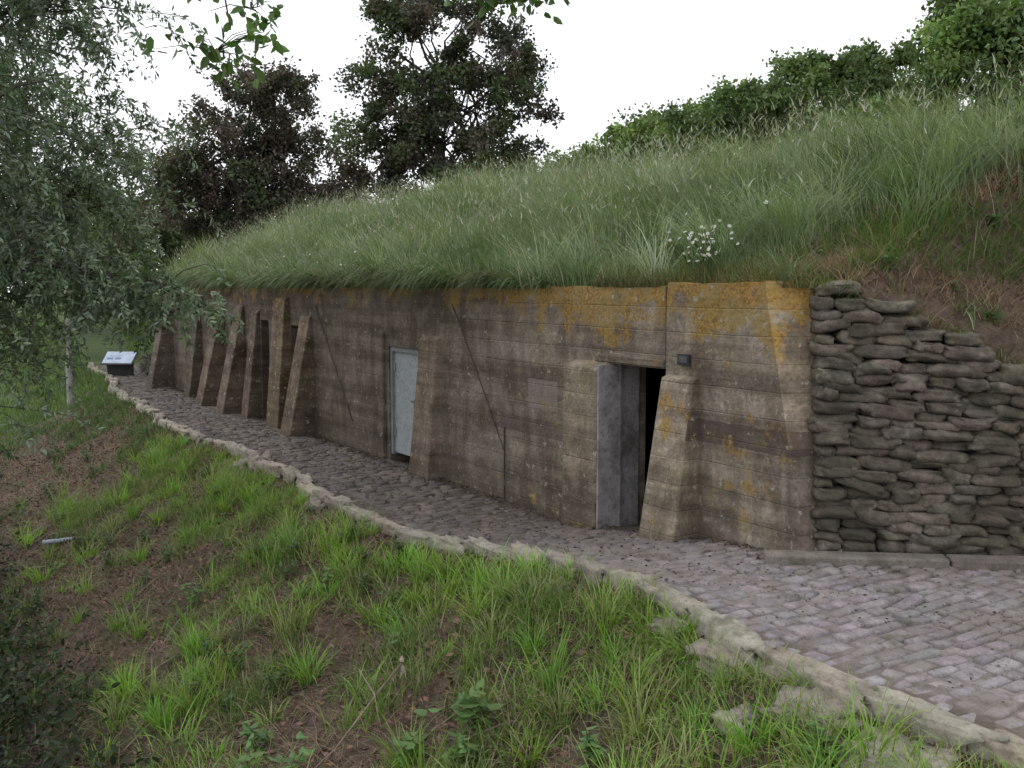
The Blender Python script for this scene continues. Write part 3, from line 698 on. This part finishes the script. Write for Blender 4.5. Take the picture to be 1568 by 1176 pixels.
daisies(-1.75, .12, 60, .15); daisies(-1.3, 1.2, 6, .5); daisies(5.6, .0, 10, .3); daisies(9.5, .3, 14, .5); daisies(1.5, 2.2, 10, 1.2); daisies(13, .3, 10, .6); daisies(-3.5, 4.5, 8, 1.2)
acc.build("daisy_flowers", LEAF, local=True)

# ------------------------------------------------------------------ pipe on bank, post, sign
acc = Acc()
S0, T0 = toL(-6.10, 12.9)
p0 = np.array([S0, T0, float(gz(S0, T0))+.16]); S1, T1 = toL(-5.45, 13.1); p1 = np.array([S1, T1, p0[2]+.04])
tube(acc, [p0, p1], .028, (.36, .39, .46), 10); tube(acc, [p1, p1+(p1-p0)*.08], .038, (.25, .27, .3), 10); tube(acc, [p1+(p1-p0)*.02, p1+(p1-p0)*.02-[0, 0, .7]], .02, (.2, .2, .22), 8)
tube(acc, [p0+(p1-p0)*.1, p0+(p1-p0)*.1-[0, 0, .5]], .016, (.2, .2, .22), 8)
acc.build("metal_pipe_rail", STEEL, local=True, smooth=True)
acc = Acc(); X, Y = -10.35, 23.6; S0, T0 = toL(X, Y); zg = float(gz(S0, T0))
for a, b, r in ((zg-.1, zg+1.1, .08), (zg+1.1, 3.3, .05)): tube(acc, [(X, Y, a), (X, Y, b)], r, (.32, .31, .30), 10)
tube(acc, [(X, Y, 3.3), (X, Y, 3.35)], [.05, .02], (.25, .25, .25), 10); tube(acc, [(X-.02, Y, 1.3), (X+.2, Y, 1.3)], .02, (.25, .25, .25), 8)
acc.build("metal_post", STEEL, smooth=True)
sign = bpy.data.objects.new("information_sign", None); scene.collection.objects.link(sign)
S0, T0 = toL(-10.15, 26.0); zg = float(gz(S0, T0))
acc = Acc(); sx, sy, sz = -10.1, 26.0, max(zg, 0)-.06
hexa(acc, [(sx-.38, sy-.2, sz+.40), (sx+.38, sy-.22, sz+.40), (sx+.38, sy+.2, sz+.66), (sx-.38, sy+.2, sz+.66)],
     [(sx-.38, sy-.2, sz+.42), (sx+.38, sy-.22, sz+.42), (sx+.38, sy+.2, sz+.68), (sx-.38, sy+.2, sz+.68)], (.46, .54, .66))
acc.build("panel", STEEL, parent=sign)
acc = Acc()
hexa(acc, [(sx-.30, sy+.02, sz-.4), (sx+.30, sy+.02, sz-.4), (sx+.30, sy+.08, sz-.4), (sx-.30, sy+.08, sz-.4)], [(sx-.34, sy-.02, sz+.50), (sx+.34, sy-.02, sz+.50), (sx+.34, sy+.08, sz+.55), (sx-.34, sy+.08, sz+.55)], (.035, .035, .035))
hexa(acc, [(sx-.41, sy-.245, sz+.37), (sx+.41, sy-.245, sz+.37), (sx+.41, sy+.22, sz+.655), (sx-.41, sy+.22, sz+.655)], [(sx-.41, sy-.245, sz+.385), (sx+.41, sy-.245, sz+.385), (sx+.41, sy+.22, sz+.67), (sx-.41, sy+.22, sz+.67)], (.04, .04, .045))
acc.build("stand_and_frame", STEEL, parent=sign)
acc = Acc()
for k in range(3):
    for i, yy in enumerate((-.08, .04)):
        x0 = sx-.30+k*.21; zc = sz+.42+(yy+.2)*.62
        hexa(acc, [(x0, sy+yy, zc+.004), (x0+.16, sy+yy, zc+.004), (x0+.16, sy+yy+.07, zc+.046), (x0, sy+yy+.07, zc+.046)], [(x0, sy+yy, zc+.008), (x0+.16, sy+yy, zc+.008), (x0+.16, sy+yy+.07, zc+.050), (x0, sy+yy+.07, zc+.050)], (.16, .22, .32))
acc.build("printed_text", STEEL, parent=sign)

# ------------------------------------------------------------------ trees
def tree(name, base, trunk_top, r0, crowns, leafL, cols, nleaf, clump=(.35, .7), droop=None, aspect=.6, bark=(.07, .055, .045), limb=.05):
    acc = Acc(); base = np.array(base, float); tt = np.array(trunk_top, float)
    tr = curve(base, tt, 0, .25, 8); tube(acc, tr, np.linspace(r0, r0*.35, 8), bark, 8, 0)
    tot = sum(c[2] for c in crowns)
    for (c, R, m) in crowns:
        c = np.array(c, float); R = np.array(R, float)
        for i in range(m):
            v = rng.normal(size=3); v /= np.linalg.norm(v); rr = rng.uniform(.2, 1)**.6
            p = c+v*R*rr
            o = tr[rng.integers(3, 8)]
            if rng.random() < .5: tube(acc, curve(o, p, .15, .5, 6), np.linspace(limb*rng.uniform(.5, 1), .008, 6), bark, 4, 0)
            k = rng.uniform(*clump); nl = int(nleaf/tot*rng.uniform(.5, 1.5))
            tws = p+rng.normal(0, k*.55, (8, 3))*[1, 1, .7]
            for tw_ in tws[:4]: tube(acc, [p, (p+tw_)/2+rng.normal(0, .05, 3), tw_], [.012, .008, .003], bark, 3, 0)
            w = tws[rng.integers(0, 8, nl)]; P = w+rng.normal(0, k*.27, (nl, 3))
            ci = np.array(cols[rng.integers(0, len(cols))])*rng.uniform(.6, 1.4)
            L = leafL*rng.uniform(.6, 1.3, nl); leaves(acc, P, L, L*aspect, jcol(ci, nl, .3, .1), droop=droop, mi=1)
    return acc.build(name, [WOOD, LEAF])

DK = [(.088, .080, .056), (.105, .082, .068), (.078, .096, .052), (.12, .092, .074)]
tree("hawthorn_tree", (-8.0, 30, 1), (-8.2, 30, 6.2), .22, [((-7.9, 30, 6.6), (2.1, 1.9, 2.1), 55), ((-9.9, 30.5, 4.9), (2.0, 1.6, 2.0), 44), ((-6.6, 30, 4.8), (2.2, 1.6, 1.8), 48), ((-6.6, 29.5, 7.7), (1.1, .9, .8), 14), ((-4.9, 30, 4.6), (1.3, 1, 1.0), 18)], .12, DK, 52000, (.3, .6))
tree("dark_plum_tree", (-2.0, 26, 3), (-1.9, 26, 7.6), .2, [((-2.5, 26, 7.6), (1.5, 1.4, 2.0), 40), ((-.4, 26, 7.2), (1.5, 1.3, 1.8), 34), ((-1.7, 26, 5.5), (2.8, 1.6, 1.1), 46), ((-3.5, 26.3, 5.6), (1.1, 1.1, 1.3), 18), ((-3.0, 26, 9.2), (.7, .8, 1.0), 8), ((-.8, 26, 9.2), (.9, .8, .9), 9)], .11, [(.088, .102, .052), (.078, .086, .058), (.115, .092, .072), (.09, .125, .052)], 48000, (.26, .5))
LG = [(.16, .235, .066), (.125, .195, .056), (.20, .28, .088), (.10, .155, .05)]
tree("lime_tree", (11.4, 24, 1.5), (11.4, 24, 7), .28, [((10.9, 24, 7.0), (2.3, 2.2, 2.4), 70), ((8.9, 24, 5.6), (1.4, 1.3, 1.1), 22), ((12.6, 24, 8.2), (2.3, 2, 2.4), 40)], .14, LG, 56000, (.35, .65))
tree("maple_tree", (9.8, 36, 0), (9.8, 36, 7), .3, [((9.7, 36, 7.9), (2.2, 1.8, 2.5), 60), ((7.2, 36.5, 7.2), (1.9, 1.6, 1.9), 42), ((12.5, 36, 8.4), (2.2, 2, 2.5), 48)], .18, [(.12, .18, .062), (.15, .215, .07), (.10, .15, .055)], 60000, (.35, .65))
tree("distant_trees", (5.5, 44, 0), (5.5, 44, 5), .25, [((6.0, 44, 7.9), (2.0, 2, 1.9), 40), ((8.6, 45, 8.0), (2.3, 2, 2.4), 36), ((3.4, 46, 6.8), (2.6, 1.6, 1.6), 38), ((.5, 46, 5.8), (2.0, 1.4, 1.1), 18)], .22, LG, 42000, (.4, .75))
tree("background_hedgerow", (-16, 42, 1), (-16, 42, 5), .3, [((-17, 42, 4.5), (5.5, 2.5, 2.6), 70), ((-24, 38, 5), (5, 3, 3.5), 60), ((-10.5, 44, 3.8), (4.5, 2, 2.2), 50), ((-13, 33, 2.6), (1.6, 1.5, 1.2), 22)], .22, [(.09, .135, .05), (.07, .10, .042), (.12, .165, .065)], 50000, (.5, .9))

# willow on the bank, left
acc = Acc(); bark = (.075, .062, .05)
S0, T0 = toL(-7.8, 10.6); zb_ = float(gz(S0, T0))
trunk = curve((-7.8, 10.6, zb_-.2), (-7.2, 10.4, 4.2), 0, .2, 8); tube(acc, trunk, np.linspace(.33, .17, 8), bark, 10)
limbs = [[(-7.6, 10.5, 1.6), (-6.2, 10.2, 2.45), (-5.06, 10, 2.62), (-4.0, 9.9, 2.45), (-3.05, 9.8, 2.2)],
         [(-7.3, 10.4, 3.2), (-6.0, 10.2, 4.4), (-4.9, 10.0, 4.9), (-4.2, 9.8, 4.9)],
         [(-7.2, 10.4, 4.1), (-6.2, 9.8, 5.6), (-5.0, 9.3, 6.1), (-4.2, 9.0, 5.9)],
         [(-7.3, 10.4, 3.0), (-6.0, 9.4, 3.6), (-5.0, 8.7, 3.9), (-4.2, 8.3, 3.75)],
         [(-7.3, 10.4, 3.4), (-6.4, 11.6, 4.1), (-5.4, 12.3, 4.2), (-4.9, 12.6, 3.8)],
         [(-7.4, 10.5, 2.2), (-6.3, 11.0, 3.0), (-5.2, 11.3, 3.4), (-4.6, 11.3, 3.1)],
         [(-7.2, 10.4, 4.2), (-7.5, 10.2, 5.8), (-6.6, 10.5, 7.2), (-5.4, 10.8, 7.4)],
         [(-7.6, 10.5, 1.2), (-6.4, 9.4, 1.5), (-5.4, 8.9, 1.5), (-4.85, 8.8, 1.2)]]
def strand(p, length, out, mleaf, colb):
    n = 6; pts = [np.array(p, float)]; d = np.array([out[0], out[1], .25])
    for i in range(n-1):
        d = d*.8+np.array([0, 0, -.22])+rng.normal(0, .12, 3); pts.append(pts[-1]+d/np.linalg.norm(d)*length/(n-1))
    pts = np.array(pts); tube(acc, pts, np.linspace(.005, .0015, n), (.10, .10, .05), 3, 0)
    u = rng.uniform(.05, 1, mleaf)*(n-1-1e-3); i = u.astype(int); f_ = (u-i)[:, None]
    P = pts[i]*(1-f_)+pts[i+1]*f_+rng.normal(0, .012, (mleaf, 3)); dd = pts[i+1]-pts[i]; dd /= np.linalg.norm(dd, axis=1)[:, None]
    a = dd*.5+rng.normal(0, .7, (mleaf, 3))+[0, 0, -.2]; a /= np.linalg.norm(a, axis=1)[:, None]
    b = np.cross(a, rng.normal(size=(mleaf, 3))); b /= np.linalg.norm(b, axis=1)[:, None]
    L = rng.uniform(.055, .10, mleaf); leaves(acc, P, L, L*.32, jcol(colb, mleaf, .3, .06), mi=1, ab=(a, b))
WC = [(.14, .19, .11), (.185, .235, .16), (.10, .14, .08), (.23, .275, .205)]
for li, l in enumerate(limbs):
    l = np.array(l); up = np.linspace(0, len(l)-1, 16); pi = np.array([np.interp(up, range(len(l)), l[:, k]) for k in range(3)]).T
    pi[1:-1] += rng.normal(0, .03, (14, 3)); tube(acc, pi, np.linspace(.05 if li != 7 else .04, .008, 16), bark, 6)
    ns_ = 260 if li == 0 else (50 if li == 7 else 175)
    for k in range(ns_):
        x = rng.uniform(.25, 1)*15; i = min(14, int(x)); p = pi[i]+(pi[i+1]-pi[i])*(x-i)
        sd_ = .20 if li == 0 else .34
        o = rng.normal(0, sd_, 3)*[1, 1, .8]+[0, 0, -.08 if li == 0 else .1]; q_ = p+o
        if k % 3 == 0: tube(acc, [p, (p+q_)/2+[0, 0, .05], q_], [.01, .007, .004], bark, 3)
        od = o[:2]/(np.linalg.norm(o[:2])+.1)*.7+[.2, -.05]
        strand(q_, rng.uniform(.22, .45) if li == 0 else rng.uniform(.3, .8), od, rng.integers(25, 50), np.array(WC[rng.integers(0, 4)])*rng.uniform(.7, 1.25))
for _ in range(1050):
    Z = rng.uniform(1.3, 7.2); X = -8.4+(4.0 if Z > 2.6 else 3.3)*rng.random()**.72; Y = rng.uniform(8.6, 12.6)
    for kk in range(2): strand((X+rng.normal(0, .1), Y, Z+rng.normal(0, .1)), rng.uniform(.3, .8), rng.normal(0, .8, 2), rng.integers(20, 36), np.array(WC[rng.integers(0, 4)])*rng.uniform(.5, 1.2))
acc.build("willow_tree", [WOOD, LEAF])

# dark ivy / undergrowth at the foot of the willow
acc = Acc()
for _ in range(250):
    s_ = rng.uniform(-2, 13); u_ = rng.uniform(3.0, 5.8)+.03*s_; t_ = float(te(s_))+u_
    zc = float(gz(s_, t_))+rng.uniform(0, .5)*(1 if s_ < 5 else 2.0); m = 120
    PP = np.array([s_, t_, zc])+rng.normal(0, .25, (m, 3)); L = rng.uniform(.04, .09, m)
    leaves(acc, PP, L, L*.6, jcol(np.array([.030, .044, .020])*rng.uniform(.5, 1.7), m, .3), rnd=True)
acc.build("ivy_undergrowth", LEAF, local=True)

# overhanging oak: trunk behind the camera, limbs reaching over the top of the view
acc = Acc(); tube(acc, curve((-3.2, -2.2, -2), (-2.6, -1.2, 4.6), 0, .2, 8), np.linspace(.28, .16, 8), bark, 10)
l1 = np.array([(-2.6, -1.2, 4.4), (-2.2, .8, 4.8), (-1.6, 2.6, 4.6), (-1.1, 3.7, 3.85), (-1.08, 4.0, 3.28)])
l2 = np.array([(-2.6, -1.2, 4.6), (-1.5, 1.0, 5.2), (-.6, 3.0, 4.6), (-.1, 4.0, 3.75), (.1, 4.1, 3.5)])
for l in (l1, l2): tube(acc, l, [.07, .055, .03, .007, .003], bark, 6)
def spray(c, n, R, L):
    c = np.array(c, float)
    for _ in range(n):
        p = c+rng.normal(0, 1, 3)*R; tube(acc, [c, (c+p)/2+[0, 0, .02], p], [.003, .002, .001], (.08, .07, .04), 4)
        m = 5; P = p+rng.normal(0, .03, (m, 3)); leaves(acc, P, rng.uniform(.7, 1.2, m)*L, L*.6, jcol((.085, .15, .04), m, .35), droop=(0, 0, -.5), mi=1, rnd=True)
spray((-1.14, 4.0, 3.20), 14, np.array([.12, .1, .03]), .06); spray((-1.0, 4.0, 3.36), 8, np.array([.04, .1, .06]), .055); spray((-1.0, 4.0, 3.5), 8, np.array([.05, .1, .05]), .055)
spray((.02, 4.1, 3.42), 16, np.array([.15, .1, .025]), .055); spray((-.12, 4.1, 3.50), 22, np.array([.17, .1, .04]), .06)
acc.build("oak_tree", [WOOD, LEAF])

# ------------------------------------------------------------------ sky, sun, camera
w = bpy.data.worlds.new("World"); scene.world = w; w.use_nodes = True; nt = w.node_tree; bg = nt.nodes["Background"]
sky = nt.nodes.new("ShaderNodeTexSky"); sky.sky_type = 'NISHITA'; sky.sun_disc = False
sun_el, sun_az = math.radians(38), math.radians(300)
sky.sun_elevation = sun_el; sky.sun_rotation = sun_az; sky.dust_density = 4
mx = nt.nodes.new("ShaderNodeMixRGB"); mx.inputs[0].default_value = .86; mx.inputs[2].default_value = (10.1, 10.3, 10.8, 1)
nt.links.new(sky.outputs[0], mx.inputs[1]); nt.links.new(mx.outputs[0], bg.inputs[0]); bg.inputs[1].default_value = .145
sd = bpy.data.lights.new("sun", 'SUN'); sd.energy = .5; sd.angle = math.radians(25); sd.color = (1, .97, .93)
so = bpy.data.objects.new("sun", sd); scene.collection.objects.link(so)
dv = Vector((math.sin(sun_az)*math.cos(sun_el), math.cos(sun_az)*math.cos(sun_el), math.sin(sun_el)))
so.rotation_euler = dv.to_track_quat('Z', 'Y').to_euler()
cd = bpy.data.cameras.new("camera"); cam = bpy.data.objects.new("camera", cd); scene.collection.objects.link(cam)
cam.location = (0, 0, 2.3); cam.rotation_euler = (math.radians(90-5.5), 0, 0); cd.sensor_width = 36; cd.lens = 35.6; cd.clip_end = 2000; cd.clip_start = .05
scene.camera = cam
scene.view_settings.view_transform = 'Standard'; scene.view_settings.look = 'None'; scene.view_settings.exposure = 0
